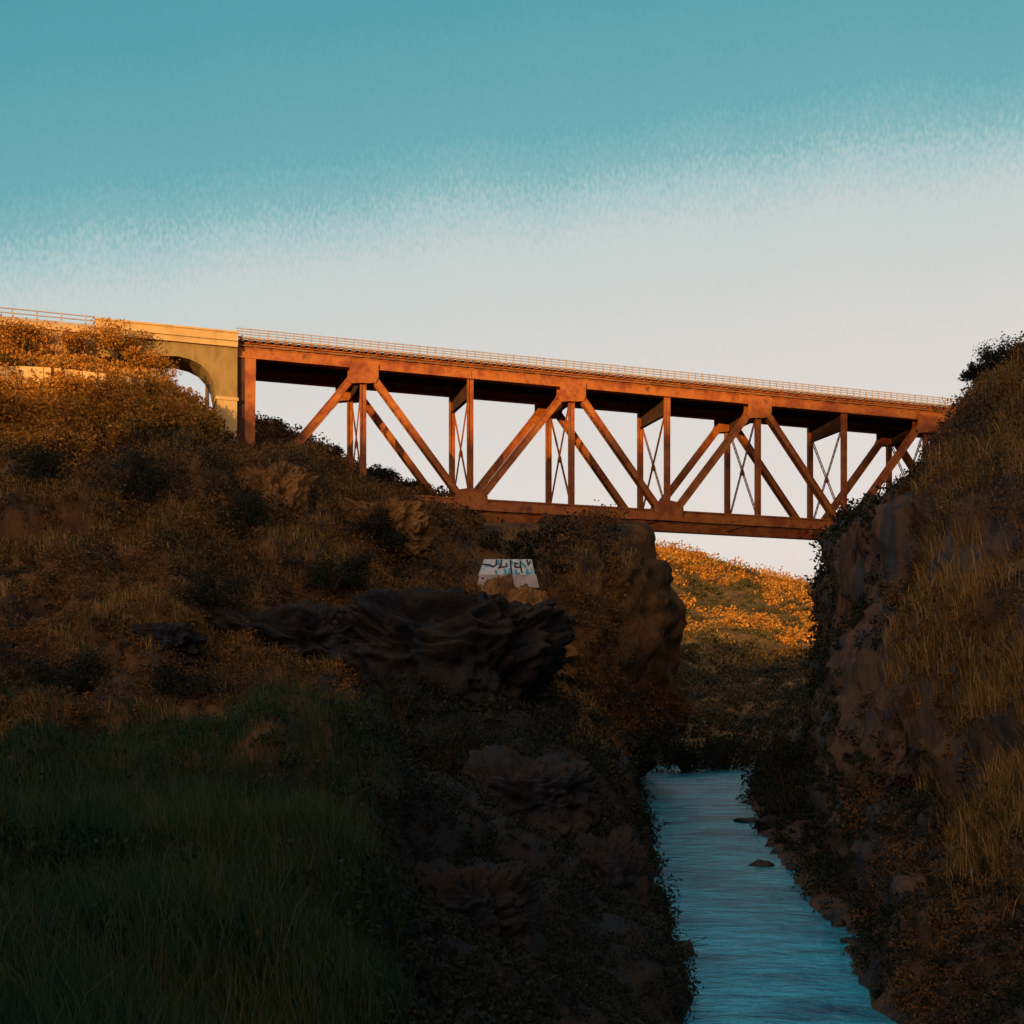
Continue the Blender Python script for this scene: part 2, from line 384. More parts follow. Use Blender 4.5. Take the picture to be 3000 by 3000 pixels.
# far sunlit hill beyond the gorge
rows = []
yyF = [132, 150, 175, 205, 240, 280, 330, 380, 460, 700]
base = [2255, 2170, 2080, 1985, 1900, 1800, 1700, 0, 0, 0]
xs = np.linspace(-1500, 6000, 260)
def crest(px): return np.interp(px, [-1500, 1300, 1900, 2100, 2300, 2410, 3200, 6000], [1715, 1630, 1614, 1660, 1708, 1735, 1840, 1820])
for i, Y in enumerate(yyF):
    cr = crest(xs)
    if i < 7: py = np.maximum(base[i] + (cr - 1640) * (i / 6) * .9, cr)
    elif i == 7: py = cr
    else: py = cr + (60 if i == 8 else 300)
    rows.append(np.stack([(xs - 1500) / F * Y, np.full_like(xs, Y), (HOR - py) / F * Y], -1))
R = np.array(rows); ysF = np.linspace(0, len(yyF) - 1, 170)
gF = np.stack([np.stack([np.interp(ysF, np.arange(len(yyF)), R[:, j, c]) for c in range(3)], -1) for j in range(R.shape[1])], 1)
flat = gF.reshape(-1, 3); flat[:, 2] += 2.4 * fbm(flat, 38, 3, 51) + 2.6 * fbm(flat, 13, 4, 55) * np.clip((flat[:, 1] - 140) / 60, 0, 1)
gF = flat.reshape(gF.shape)
hill_far = grid_mesh('hill', gF, M['far'])

# ridge behind the camera that keeps the low sun off the gorge floor
rx = np.linspace(-420, 420, 130); ry = np.linspace(-230, -70, 26)
X_, Y_ = np.meshgrid(rx, ry)
prof = np.interp(Y_, [-230, -150, -70], [4, 1, 0]); prof = np.exp(-((Y_ + 150) / 34) ** 2)
Zc = 36.6 + np.where(X_ < -103, np.clip((X_ + 103) * .33, -8, 0), np.clip((X_ + 103) * .15, 0, 17))
fl = np.stack([X_, Y_, np.zeros_like(X_)], -1).reshape(-1, 3)
Z_ = Zc * prof + (1.9 * fbm(fl, 13, 4, 71)).reshape(X_.shape) * prof - 6 * (1 - prof)
grid_mesh('hill', np.stack([X_, Y_, Z_], -1), M['soil'])

gm = MB(); gm.add([(-5000, -3000, -7.9), (5000, -3000, -7.9), (5000, 5500, -7.9), (-5000, 5500, -7.9)], [(0, 1, 2, 3)])
tag(gm.build('ground', M['soil']), kind='structure')

# water sheet following the channel
wy = np.linspace(-12, 150, 60)
def wx(side):
    raw = LEFT if side < 0 else RIGHT
    ys = [r[0] for r in raw]; return np.interp(wy, ys, [r[1][1][1] for r in raw])
a = wx(-1) - 2.2; b = wx(1) + 2.2
g = np.stack([np.stack([a + (b - a) * t, wy, np.full_like(wy, WZ)], -1) for t in np.linspace(0, 1, 8)], 1)
grid_mesh('water', g, M['water'])

# ray casting onto the terrain
def bvh(o):
    me = o.data; return BVHTree.FromPolygons([v.co.copy() for v in me.vertices], [tuple(p.vertices) for p in me.polygons])
BL, BR, BF = bvh(hill_left), bvh(cliff_right), bvh(hill_far)
def hit(px, py):
    d = Vector((px - 1500, F, HOR - py)).normalized(); best = None
    for t in (BL, BR, BF):
        loc, nn, i, ds = t.ray_cast(Vector((0, 0, 0)), d)
        if loc is not None and (best is None or ds < best[1]): best = (loc, ds, nn)
    return best[0] if best else None
def drop(x, y):
    best = None
    for t in (BL, BR, BF):
        loc, nn, i, ds = t.ray_cast(Vector((x, y, 200)), Vector((0, 0, -1)))
        if loc is not None and (best is None or loc.z > best): best = loc.z
    return best if best is not None else 0

# ------------------------------------------------------------------ truss bridge
NX, NY = -10.69, 85.72
ANG = .319
D = Vector((math.cos(ANG), math.sin(ANG), 0)); T = Vector((-D.y, D.x, 0)); UZ = Vector((0, 0, 1))
WID = 5.04; ZT, ZTT, ZB, ZBT = 24.66, 25.75, 14.98, 15.84
def B(s, t, z): return Vector((NX, NY, 0)) + D * s + T * t + UZ * z
def Bt(x, y, z): return B(x, y, z)
PAN = 8.0
s0, s1 = -8.95, 56.4
bridge = empty('truss_bridge', (0, 0, 0))
tag(bridge, 'rust red steel deck truss railway bridge crossing the gorge', 'bridge')
def girder(t0, flat=False):
    m = MB(); n_ = -1 if t0 == 0 else 1
    m.box(s0, s1, t0 - .16, t0 + .16, ZT + .09, ZTT - .09, Bt)            # web box
    m.box(s0, s1, t0 - .30, t0 + .30, ZT, ZT + .09, Bt)                    # lower flange
    m.box(s0, s1, t0 - .30, t0 + .30, ZTT - .09, ZTT, Bt)                  # upper flange
    m.box(s0, s1, t0 - .20, t0 + .20, ZTT - .40, ZTT - .32, Bt)            # angle line
    s = s0 + .2
    while s < s1 - 1:
        m.box(s, s + .95, t0 - .24, t0 + .24, ZTT - .27, ZTT - .17, Bt); s += 1.35
    for k in range(-1, 8):
        for e in (-.03, ):
            m.box(k * PAN + e, k * PAN + .05, t0 - .19, t0 + .19, ZT + .1, ZTT - .1, Bt)
    return m
girder(0).build('top_chord', M['steel'], bridge)
girder(WID).build('top_chord', M['steel'], bridge)
for t0 in (0, WID):
    m = MB()
    m.box(s0, s1, t0 - .24, t0 - .18, ZB, ZBT, Bt); m.box(s0, s1, t0 + .18, t0 + .24, ZB, ZBT, Bt)
    m.box(s0, s1, t0 - .17, t0 + .17, ZBT - .12, ZBT - .05, Bt)
    m.box(s0, s1, t0 - .30, t0 - .245, ZB, ZB + .10, Bt); m.box(s0, s1, t0 - .30, t0 - .245, ZBT - .1, ZBT, Bt)
    s = s0 + .4
    while s < s1 - .4:
        m.box(s, s + .18, t0 - .17, t0 + .17, ZB + .02, ZB + .07, Bt); s += .55
    m.build('bottom_chord', M['steel'], bridge)
# posts
for k in range(-1, 8):
    s = k * PAN
    for t0 in (0, WID):
        if k == -1: continue
        m = MB(); hw = .21
        zt = ZT - .003; zb = ZBT + .003
        m.box(s - hw, s - hw + .07, t0 - .17, t0 + .17, zb, zt, Bt)
        m.box(s + hw - .07, s + hw, t0 - .17, t0 + .17, zb, zt, Bt)
        m.box(s - hw + .072, s + hw - .072, t0 - .04, t0 + .04, zb, zt, Bt)
        m.build('post', M['steel'], bridge)
# heavy tapered end columns at the concrete pier
for t0 in (0, WID):
    m = MB(); s = -PAN - .0
    for dt in (-.26, .20):
        a_ = [B(s - .30, t0 + dt, 13.0), B(s + .26, t0 + dt, 13.0), B(s + .42, t0 + dt, ZT - .004), B(s - .34, t0 + dt, ZT - .004)]
        m.prism(a_, [v + T * .06 for v in a_])
    for da, db in ((-.29, -.33), (.19, .35)):
        a_ = [B(s + da, t0 - .197, 13.0), B(s + da + .06, t0 - .197, 13.0), B(s + db + .06, t0 - .197, ZT - .004), B(s + db, t0 - .197, ZT - .004)]
        m.prism(a_, [v + T * .39 for v in a_])
    m.build('end_column', M['steel'], bridge)
# diagonals: two plates with lacing
def diagonal(sa, za, sb, zb, t0, wd=.46):
    m = MB(); a_ = B(sa, t0, za); b_ = B(sb, t0, zb); d = (b_ - a_).normalized(); nrm = d.cross(T).normalized()
    for dt in (-.21, .21):
        m.bar(a_ + T * dt, b_ + T * dt, nrm, T, wd / 2, .035)
        for e in (-1, 1):
            m.bar(a_ + T * (dt * 1.28) + nrm * e * (wd / 2 - .03), b_ + T * (dt * 1.28) + nrm * e * (wd / 2 - .03), nrm, T, .03, .03)
    L_ = (b_ - a_).length; n = int(L_ / .42); 
    for e in (-1, 1):
        for i in range(2, n - 2):
            p = a_ + d * (L_ * i / n) + T * (.17 if i % 2 else -.17) + nrm * e * (wd / 2 - .02)
            q = a_ + d * (L_ * (i + 1) / n) + T * (-.17 if i % 2 else .17) + nrm * e * (wd / 2 - .02)
            m.bar(p, q, nrm, (q - p).normalized().cross(nrm), .012, .045)
    # tie plates at both ends
    for f0, f1 in ((.06, .14), (.86, .94)):
        for e in (-1, 1):
            m.bar(a_ + d * L_ * f0 + nrm * e * (wd / 2 + .012), a_ + d * L_ * f1 + nrm * e * (wd / 2 + .012), nrm, T, .01, .2)
    return m
for t0 in (0, WID):
    for k in range(0, 8, 2):                  # top nodes N1 N3 N5 N7
        for dk in (-1, 1):
            if k == 6 and dk == 1 and False: continue
            diagonal(k * PAN + dk * .55, ZT - .35, (k + dk) * PAN - dk * .75, ZBT + .05, t0, .50 if dk < 0 else .46).build('diagonal', M['steel'], bridge)
for t0, sg in ((0, -1), (WID, 1)):
    m = MB(); m.box(s0, s1, t0 + sg * .20 - .03, t0 + sg * .20 + .03, ZTT + .003, ZTT + .19, Bt); m.build('added_gap_backing', M['steel_dark'], bridge)  # dark strip added behind the sleeper ends to blacken the gaps
    m = MB(); s = s0 + .2
    while s < s1 - 1:
        m.box(s, s + .85, t0 + sg * .33 - .025, t0 + sg * .33 + .025, ZTT - .30, ZTT - .16, Bt); s += 1.3
    m.box(s0, s1, t0 + sg * .27 - .03, t0 + sg * .27 + .03, ZTT - .26, ZTT - .20, Bt)
    m.build('walkway_angle', M['timber'], bridge)
# gusset plates, a pair outside each node
for t0 in (0, WID):
    for k in range(-1, 8):
        s = k * PAN; m = MB()
        for sg in (-1, 1):
            tt = t0 + sg * .34
            if k % 2 == 0:
                a_ = [(s - 1.05, ZT + .42), (s + 1.05, ZT + .42), (s + 1.05, ZT - .55), (s + .85, ZT - .95), (s + .25, ZT - 1.05), (s - .25, ZT - 1.05),
                      (s - .95, ZT - 1.15), (s - 1.25, ZT - .85), (s - 1.05, ZT - .45)]
            else:
                a_ = [(s - 1.25, ZB + .02), (s + 1.25, ZB + .02), (s + 1.25, ZBT + .20), (s + .85, ZBT + .62), (s + .24, ZBT + .72), (s - .24, ZBT + .72),
                      (s - .85, ZBT + .62), (s - 1.25, ZBT + .20)]
            p = [B(x, tt, z) for x, z in a_]
            m.prism(p, [v + T * .035 * sg for v in p])
        m.build('gusset_plate', M['steel'], bridge)
# sway frames between the two trusses
for k in range(0, 8):
    s = k * PAN
    m = MB(); zlow = ZT - 1.25 if k % 2 else ZT - 1.0
    m.box(s - .04, s + .04, .25, WID - .25, zlow, ZT - .02, Bt)
    m.box(s - .16, s + .16, .25, WID - .25, zlow - .08, zlow - .002, Bt)
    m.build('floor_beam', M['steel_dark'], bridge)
    m = MB(); m.box(s - .13, s + .13, .25, WID - .25, ZB + .3, ZB + .55, Bt)
    m.build('bottom_strut', M['steel'], bridge)
    for a_, b_, off in (((.3, zlow - .1), (WID - .3, ZBT + .15), -.07), ((WID - .3, zlow - .1), (.3, ZBT + .15), .07)):
        m = MB(); p = B(s + off, a_[0], a_[1]); q = B(s + off, b_[0], b_[1]); d = (q - p).normalized(); nn = d.cross(D)
        for e in (-1, 1): m.bar(p + nn * e * .09, q + nn * e * .09, nn, D, .03, .03)
        L_ = (q - p).length
        for i in range(int(L_ / .5)):
            c = p + d * (i * .5 + .25); m.bar(c - nn * .06 - d * .1, c + nn * .06 + d * .1, D, d, .01, .03)
        m.bar(p + d * (L_ / 2 - .22), p + d * (L_ / 2 + .22), nn, D, .15, .045)
        m.build('cross_brace', M['steel'], bridge)
# bottom laterals
for k in range(-1, 7):
    m = MB()
    for a_, b_, z in ((.3, WID - .3, ZB + .64), (WID - .3, .3, ZB + .74)):
        m.bar(B(k * PAN + .2, a_, z), B((k + 1) * PAN - .2, b_, z), UZ, T, .04, .05)
    m.build('lateral_brace', M['steel'], bridge)
# stringers and deck
m = MB()
for t0 in (1.3, 3.74):
    m.box(s0, s1, t0 - .16, t0 + .16, ZT + .35, ZTT - .004, Bt)
m.box(s0, s1, .31, WID - .31, ZTT - .30, ZTT - .24, Bt)
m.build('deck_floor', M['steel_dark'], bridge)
rest = MB(); s = s0 + .25; i = 0
while s < s1 - .3:
    m = MB() if i < 98 else rest
    j = random.uniform(-.06, .06)
    m.box(s, s + .30, -.52 + j, WID + .52 + j, ZTT + .003, ZTT + .2, Bt)
    if i < 98: m.build('sleeper', M['timber'], bridge)
    s += .6; i += 1
o = rest.build('sleeper', M['timber'], bridge); o['kind'] = 'stuff'
for t0 in (1.8, 3.24):
    m = MB(); m.box(s0, s1, t0 - .035, t0 + .035, ZTT + .203, ZTT + .36, Bt); m.box(s0, s1, t0 - .07, t0 + .07, ZTT + .2, ZTT + .225, Bt)
    m.build('rail', M['rail'], bridge)
for t0 in (-.42, WID + .42):
    m = MB()
    m.box(s0, s1, t0 - .09, t0 + .09, ZTT + .203, ZTT + .33, Bt)
    for z in (.48, .66, .84): m.box(s0, s1, t0 - .025, t0 + .025, ZTT + z, ZTT + z + .06, Bt)
    s = s0 + .4
    while s < s1:
        m.box(s - .04, s + .04, t0 - .027, t0 + .027, ZTT + .331, ZTT + .93, Bt); s += .6
    m.build('railing', M['railing'], bridge)

# ------------------------------------------------------------------ concrete approach span
def s_at(px, t):
    k = (px - 1500) / F; x0 = NX + T.x * t; y0 = NY + T.y * t
    return (k * y0 - x0) / (D.x - k * D.y)
TF, TBK = -.75, 2.6
ap = empty('concrete_viaduct', (0, 0, 0))
tag(ap, 'sand coloured concrete approach span with curved haunch at the left bridge end', 'viaduct')
sR = s_at(697, TF); sL = s_at(-500, TF)
def z_at(px, py, t): 
    s = s_at(px, t); return (HOR - py) / F * (NY + T.y * t + D.y * s)
m = MB(); zp = z_at(690, 973, TF)
sJ = s_at(278, TF)
for tt in (TF - .18, TBK - .12):
    m.box(sJ, sR, tt, tt + .30, zp - .62, zp, Bt)
    m.box(sJ - .03, sR + .03, tt - .07, tt + .37, zp - .12, zp + .004, Bt)
    m.box(sJ, sR - .004, tt - .05, tt + .35, zp - .66, zp - .56, Bt)
m.build('parapet', M['concrete'], ap)
m = MB(); zs = zp - .625
m.box(sL, sR - .01, TF - .12, TBK + .12, zs - .42, zs, Bt)
m.build('deck_slab', M['concrete'], ap)
m = MB()
for tt in (TF - .15, TBK - .15):
    m.box(sL, sJ - .05, tt, tt + .2, zs + .003, zs + .16, Bt)
    s = sL
    while s < sJ - .3:
        m.box(s, s + .1, tt + .05, tt + .15, zs + .163, zs + .75, Bt); s += 1.5
    for z in (.4, .68): m.box(sL, sJ - .05, tt + .06, tt + .14, zs + z, zs + z + .06, Bt)
m.build('railing', M['railing'], ap)
# haunched beams (front and back) and slab soffit
prof_px = [(180, 1046), (430, 1040), (520, 1042), (560, 1052), (590, 1068), (612, 1092), (626, 1120), (634, 1160)]
pr = [(s_at(a_, TF), z_at(a_, b_, TF)) for a_, b_ in prof_px]
poly = [(pr[0][0], zs - .43)] + pr + [(pr[-1][0], z_at(640, 1162, TF)), (sR - .03, z_at(640, 1162, TF)), (sR - .03, zs - .43)]
m = MB()
def fanprism(m, poly2, t0, t1):
    # split into vertical slices so every piece is convex
    up = zs - .43
    for (x0, z0), (x1, z1) in zip(pr[:-1], pr[1:]):
        m.prism([B(x0, t0, z0), B(x1, t0, z1), B(x1, t0, up), B(x0, t0, up)], [B(x0, t1, z0), B(x1, t1, z1), B(x1, t1, up), B(x0, t1, up)])
    x0 = pr[-1][0] + .002; zz = pr[-1][1]
    m.box(x0, sR - .03, t0, t1, zz, up, Bt)
fanprism(m, poly, TF + .1, TBK - .1)
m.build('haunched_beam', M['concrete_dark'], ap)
m = MB(); zz = pr[-1][1]
m.box(pr[-1][0] + .05, sR - .05, TF + .02, TBK - .02, 15.5, zz - .003, Bt)
m.box(pr[-1][0] - .05, sR + .04, TF - .05, TBK + .05, zz - .22, zz - .006, Bt)
m.build('pier', M['concrete'], ap, bevel=.0)
# left pier hidden in the scrub
m = MB(); sp = s_at(150, TF); m.box(sp - .7, sp + .7, TF + .05, TBK - .05, 20, zs - .43, Bt); m.build('pier', M['concrete'], ap)
m = MB(); m.box(sR + .05, sR + .62, TF + .5, TBK - .5, 13.5, ZT - .05, Bt)
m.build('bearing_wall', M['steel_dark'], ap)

# railway track bed on the left behind: pole seen through the span
pb = P(607, 1240, 104); gz = drop(pb.x, pb.y) - .5
pl = empty('utility_pole', (pb.x, pb.y, gz)); tag(pl, 'thin wooden pole seen through the opening of the concrete span', 'pole')
m = MB(); m.tube((0, 0, 0), (0, 0, P(607, 1040, 104).z - gz), .2, .15); m.build('pole', M['wood'], pl)
m = MB(); zt = P(607, 1072, 104).z - gz; m.box(-.55, .55, -.17, -.10, zt, zt + .12); m.build('crossarm', M['wood'], pl)

# ------------------------------------------------------------------ ledge wall across the golden slope
pts = []
for px in range(-60, 560, 20):
    py = 1098 + 60 * (px / 520.0) ** 2 if px > 0 else 1098
    h = hit(px, py)
    if h is not None: pts.append(h)
m = MB()
for i in range(len(pts)):   # smooth
    lo, hi_ = max(0, i - 2), min(len(pts), i + 3)
    pts[i] = sum(pts[lo:hi_], Vector()) / (hi_ - lo)
for a_, b_ in zip(pts[:-1], pts[1:]):
    d = (b_ - a_); d.z = 0; d.normalize(); n_ = Vector((d.y, -d.x, 0))
    if n_.y > 0: n_ = -n_
    e0, e1 = a_ + n_ * .55, b_ + n_ * .55
    m.prism([e0 + UZ * -.9, e0 + UZ * .40, e0 - n_ * .5 + UZ * .40, e0 - n_ * .5 - UZ * .9], [e1 + UZ * -.9, e1 + UZ * .40, e1 - n_ * .5 + UZ * .40, e1 - n_ * .5 - UZ * .9])
lw = m.build('retaining_wall', M['concrete']); tag(lw, 'low pale ledge wall running across the sunlit scrub below the left parapet', 'wall')

# ------------------------------------------------------------------ rock outcrops
def outcrop(px, py, wpx, hpx, label, mat, seed, over=.0, dy=0.0, deep=.7):
    h_ = hit(px, py); Y = h_.y + dy; sc = Y / F
    nu_, nv_ = 190, 120
    th = np.linspace(0.0, math.pi, nv_)[:, None]; ph = np.linspace(0, 2 * math.pi, nu_, endpoint=False)[None]
    # superellipsoid: blocky rather than round
    def se(x, e=.62): return np.sign(x) * np.abs(x) ** e
    X = se(np.sin(th)) * se(np.cos(ph)); Yy = se(np.sin(th)) * se(np.sin(ph)); Zz = se(np.cos(th)) + 0 * ph
    V = np.stack([X, Yy, Zz], -1).reshape(-1, 3)
    q = V * np.array([1.1, 1.1, .95]) + seed * 5.1
    d = .84 + .20 * fbm(q, .8, 4, seed) + .17 * (1 - 2 * np.abs(fbm(q, .42, 6, seed + 5, .6))) + .09 * np.round(fbm(q, .35, 2, seed + 9) * 3) / 3
    V = V * d[:, None]
    k = 1 + over * V[:, 2]; V[:, 0] *= k; V[:, 1] *= k
    V = V * np.array([wpx / 2 * sc, wpx / 2 * sc * deep, hpx / 2 * sc])
    idx = np.arange(nu_ * nv_).reshape(nv_, nu_); nx_ = np.roll(idx, -1, 1)
    Q = np.stack([idx[:-1], nx_[:-1], nx_[1:], idx[1:]], -1).reshape(-1, 4)
    o = np_mesh('rock_outcrop', V, Q, mat); o.location = P(px, py, Y)
    return tag(o, label, 'rock')
outcrop(1310, 1980, 620, 430, 'big blue grey crag overhanging the black hollow left of the river', M['crag'], 1, over=.35, dy=.6)
mound = outcrop(1505, 1890, 320, 350, 'ochre cone of bare dirt spilling down below the graffitied footing', M['ochre_rock'], 12, over=-.25, dy=.45, deep=.8)
mound.name = 'dirt_mound'; mound['category'] = 'dirt mound'
outcrop(880, 1930, 520, 300, 'broad grey crag left of the big overhanging one', M['crag'], 2, over=.15, dy=1.2)
outcrop(1130, 1560, 270, 190, 'brown rock nose on the ridge just below the left end of the bottom chord', M['ochre_rock'], 3, over=.1, dy=1.2)
outcrop(790, 1480, 230, 240, 'ochre rock face bright against dark bushes in the middle of the left slope', M['ochre_rock'], 4, over=.1, dy=.8)
outcrop(470, 1900, 260, 150, 'small dark outcrop left of the broad crag above the green grass', M['crag'], 6, dy=.8)
outcrop(1540, 2380, 460, 330, 'dark crag low on the bank in front of the black hollow', M['crag'], 7, over=.1, dy=.6)
outcrop(1330, 2720, 460, 360, 'black crag on the near bank right of the green grass', M['crag'], 8, dy=.5)
outcrop(1780, 2600, 230, 300, 'dark crag standing at the left water edge', M['crag'], 9, dy=.5)
outcrop(2530, 1760, 170, 430, 'tall fissured rock pillar on the edge of the right cliff', M['rock'], 10, dy=1.3)
outcrop(2700, 2160, 260, 340, 'dark rock rib low on the right cliff among dry grass', M['rock'], 11, dy=.9)

# ------------------------------------------------------------------ painted footing below the bridge
YF = min(hit(x_, y_).y for x_ in (1400, 1440, 1490, 1540, 1575) for y_ in (1640, 1675, 1712)) - .15
print('footing depth', YF)
ft = empty('concrete_footing', (P(1490, 1712, YF).x, YF, P(1490, 1712, YF).z))
tag(ft, 'pale stepped concrete footing with blue graffiti on the slope under the bridge', 'footing')
u = YF / F    # metres per photo pixel there
def FP(px, py, dy=0): return ((px - 1490) * u, dy, (1712 - py) * u)
tiers = [((1422, 1562, 1636), (1414, 1570, 1658), .55), ((1404, 1562, 1654), (1396, 1577, 1685), .25), ((1408, 1572, 1683), (1398, 1582, 1712), 0.0)]
def tier(c, dy, deep=4.2):
    (xa, xb, ya), (xc, xd, yc) = c[0], c[1]
    m = MB(); m.prism([FP(xa, ya, dy + .18), FP(xb, ya, dy + .18), FP(xd, yc, dy), FP(xc, yc, dy)], [FP(xa, ya, dy + deep), FP(xb, ya, dy + deep), FP(xd, yc, dy + deep), FP(xc, yc, dy + deep)])
    return m
ub = tier(((1418, 1558, 1636), (1400, 1568, 1686)), .2).build('upper_block', M['paint'], ft)
tier(((1404, 1571, 1682), (1398, 1580, 1722)), .0).build('lower_block', M['footing'], ft)
def strokes(ls, wpx, dep, z_off):
    m = MB()
    for pl_ in ls:
        for (x0, y0), (x1, y1) in zip(pl_[:-1], pl_[1:]):
            a_ = Vector((1300 + x0 / 4.83, 1580 + y0 / 4.83)); b_ = Vector((1300 + x1 / 4.83, 1580 + y1 / 4.83))
            dd = (b_ - a_).normalized(); nn = Vector((-dd.y, dd.x)) * wpx / 2; a_ = a_ - dd * wpx * .4; b_ = b_ + dd * wpx * .4
            q = [a_ + nn, b_ + nn, b_ - nn, a_ - nn]
            def dy(y): 
                tt = (y - 1636) / 50; return (.38 - .18 * tt) if y < 1683 else (.18 - .18 * (y - 1682) / 31)
            f0 = [FP(p.x, p.y, dy(p.y) - dep - z_off) for p in q]; f1 = [FP(p.x, p.y, dy(p.y) + .05) for p in q]
            m.prism(f0, f1)
    return m
strokes([[(510, 340), (640, 350), (700, 378), (742, 345), (745, 285)], [(775, 400), (812, 350), (812, 285)],
         [(800, 388), (888, 375), (886, 330)], [(945, 285), (952, 400), (962, 490)], [(1010, 385), (1010, 325), (1050, 335)],
         [(1010, 386), (1084, 384), (1084, 300)], [(1088, 380), (1108, 460)], [(1180, 285), (1196, 352), (1226, 300)]], 4.6, .02, .01).build('graffiti_lettering', M['ink'], ub)
for ln_ in [[(735, 440), (745, 480)], [(860, 420), (875, 490)], [(930, 410), (935, 490)], [(1020, 430), (1030, 480), (1070, 480)], [(1180, 420), (1185, 485), (1215, 470)],
         [(600, 360), (680, 372)], [(765, 300), (780, 345)], [(960, 310), (985, 330)], [(1110, 330), (1160, 380)]]:
    strokes([ln_], 6.5, .01, .005).build('graffiti_patch', M['inkblue'], ub)

# ------------------------------------------------------------------ river rocks
def rock(px, py, wpx, hm, label, seed, flatness=.5):
    Y = F * (-WZ) / (py - HOR); c = Vector(((px - 1500) / F * Y, Y, WZ)); r = wpx / 2 / F * Y
    nu_, nv_ = 28, 16; V = []
    for i in range(nv_ + 1):
        th = math.pi * i / nv_
        for j in range(nu_):
            ph = 2 * math.pi * j / nu_; V.append((math.sin(th) * math.cos(ph), math.sin(th) * math.sin(ph), math.cos(th)))
    V = np.array(V); d = 1 + .32 * fbm(V + seed * 7.3, .9, 4, seed)
    V = V * d[:, None] * np.array([r, r * .8, hm]);
    Q = [(i * nu_ + j, i * nu_ + (j + 1) % nu_, (i + 1) * nu_ + (j + 1) % nu_, (i + 1) * nu_ + j) for i in range(nv_) for j in range(nu_)]
    o = np_mesh('boulder', V, Q, M['boulder'], smooth=True); o.location = c
    tag(o, label, 'rock'); return o
rock(2190, 2408, 80, .28, 'flat dark rock breaking the far stretch of the river', 1)
rock(2250, 2425, 80, .6, 'dark rock against the right bank beside the flat river rock', 6)
rock(2235, 2536, 75, .22, 'dark rounded rock in mid river near the right bank', 2)
rock(1985, 2795, 90, .35, 'low dark rock jutting into the river from the left bank', 3)
k_ = 0
for px_, py_ in ((2262, 2480), (2290, 2500), (2318, 2548), (2352, 2590), (2378, 2622), (2420, 2668), (2455, 2712), (2492, 2760), (2530, 2830), (2585, 2920), (2205, 2352), (2225, 2376)):
    k_ += 1
    o_ = rock(px_, py_, 34 + 16 * (k_ % 3), .12 + .05 * (k_ % 4), 'small dark stone lying along the right water edge', 20 + k_)
    o_['group'] = 'small stones along the right water edge'
# snag caught on the low rock
sg = P(2030, 2790, 30); m = MB()
base_ = Vector((sg.x - .35, 29.9, WZ + .18))
random.seed(3)
for k in range(7):
    q = base_ + Vector((random.uniform(.1, .75), random.uniform(-.2, .2), random.uniform(.02, .28)))
    m.tube(base_, q, .022, .008, 6); m.tube(q, q + Vector((random.uniform(.02, .2), random.uniform(-.1, .1), random.uniform(-.1, .12))), .01, .004, 5)
tag(m.build('driftwood', M['bark']), 'small dark snag of twigs caught on the low rock by the left bank', 'driftwood')

# ------------------------------------------------------------------ vegetation
def leaves(centers, radii, per, size, squash=.75, droop=0):
    """leaf quads scattered through ellipsoids; returns V, Q"""
    n = len(centers) * per
    c = np.repeat(centers, per, 0); r = np.repeat(radii, per)
    d = rng.normal(size=(n, 3)); d /= np.linalg.norm(d, axis=1, keepdims=True)
    rad = rng.random(n) ** .45
    p = c + d * (r * rad)[:, None] * np.array([1, 1, squash])
    a = rng.normal(size=(n, 3)); a /= np.linalg.norm(a, axis=1, keepdims=True)
    b_ = np.cross(a, rng.normal(size=(n, 3))); b_ /= np.linalg.norm(b_, axis=1, keepdims=True) + 1e-9
    sz = (size if np.isscalar(size) else np.repeat(size, per)) * rng.uniform(.6, 1.4, n)
    a *= sz[:, None]; b_ *= (sz * .55)[:, None]
    V = np.stack([p - a, p + b_, p + a, p - b_], 1).reshape(-1, 3)
    return V, np.arange(n * 4).reshape(-1, 4)

def blades(base, hgt, wid, lean, bend=.45):
    n = len(base); ang = rng.uniform(0, 2 * math.pi, n)
    side = np.stack([np.cos(ang), np.sin(ang), np.zeros(n)], -1) * wid[:, None]
    mid = base + np.stack([lean[:, 0] * .35, lean[:, 1] * .35, hgt * .55], -1)
    tip = base + np.stack([lean[:, 0], lean[:, 1], hgt * (1 - bend * .3)], -1)
    V = np.stack([base - side, base + side, mid + side * .8, mid - side * .8, tip], 1).reshape(-1, 3)
    i = np.arange(n)[:, None] * 5
    return V, i + np.array([[0, 1, 2, 3]]), i + np.array([[3, 2, 4]])

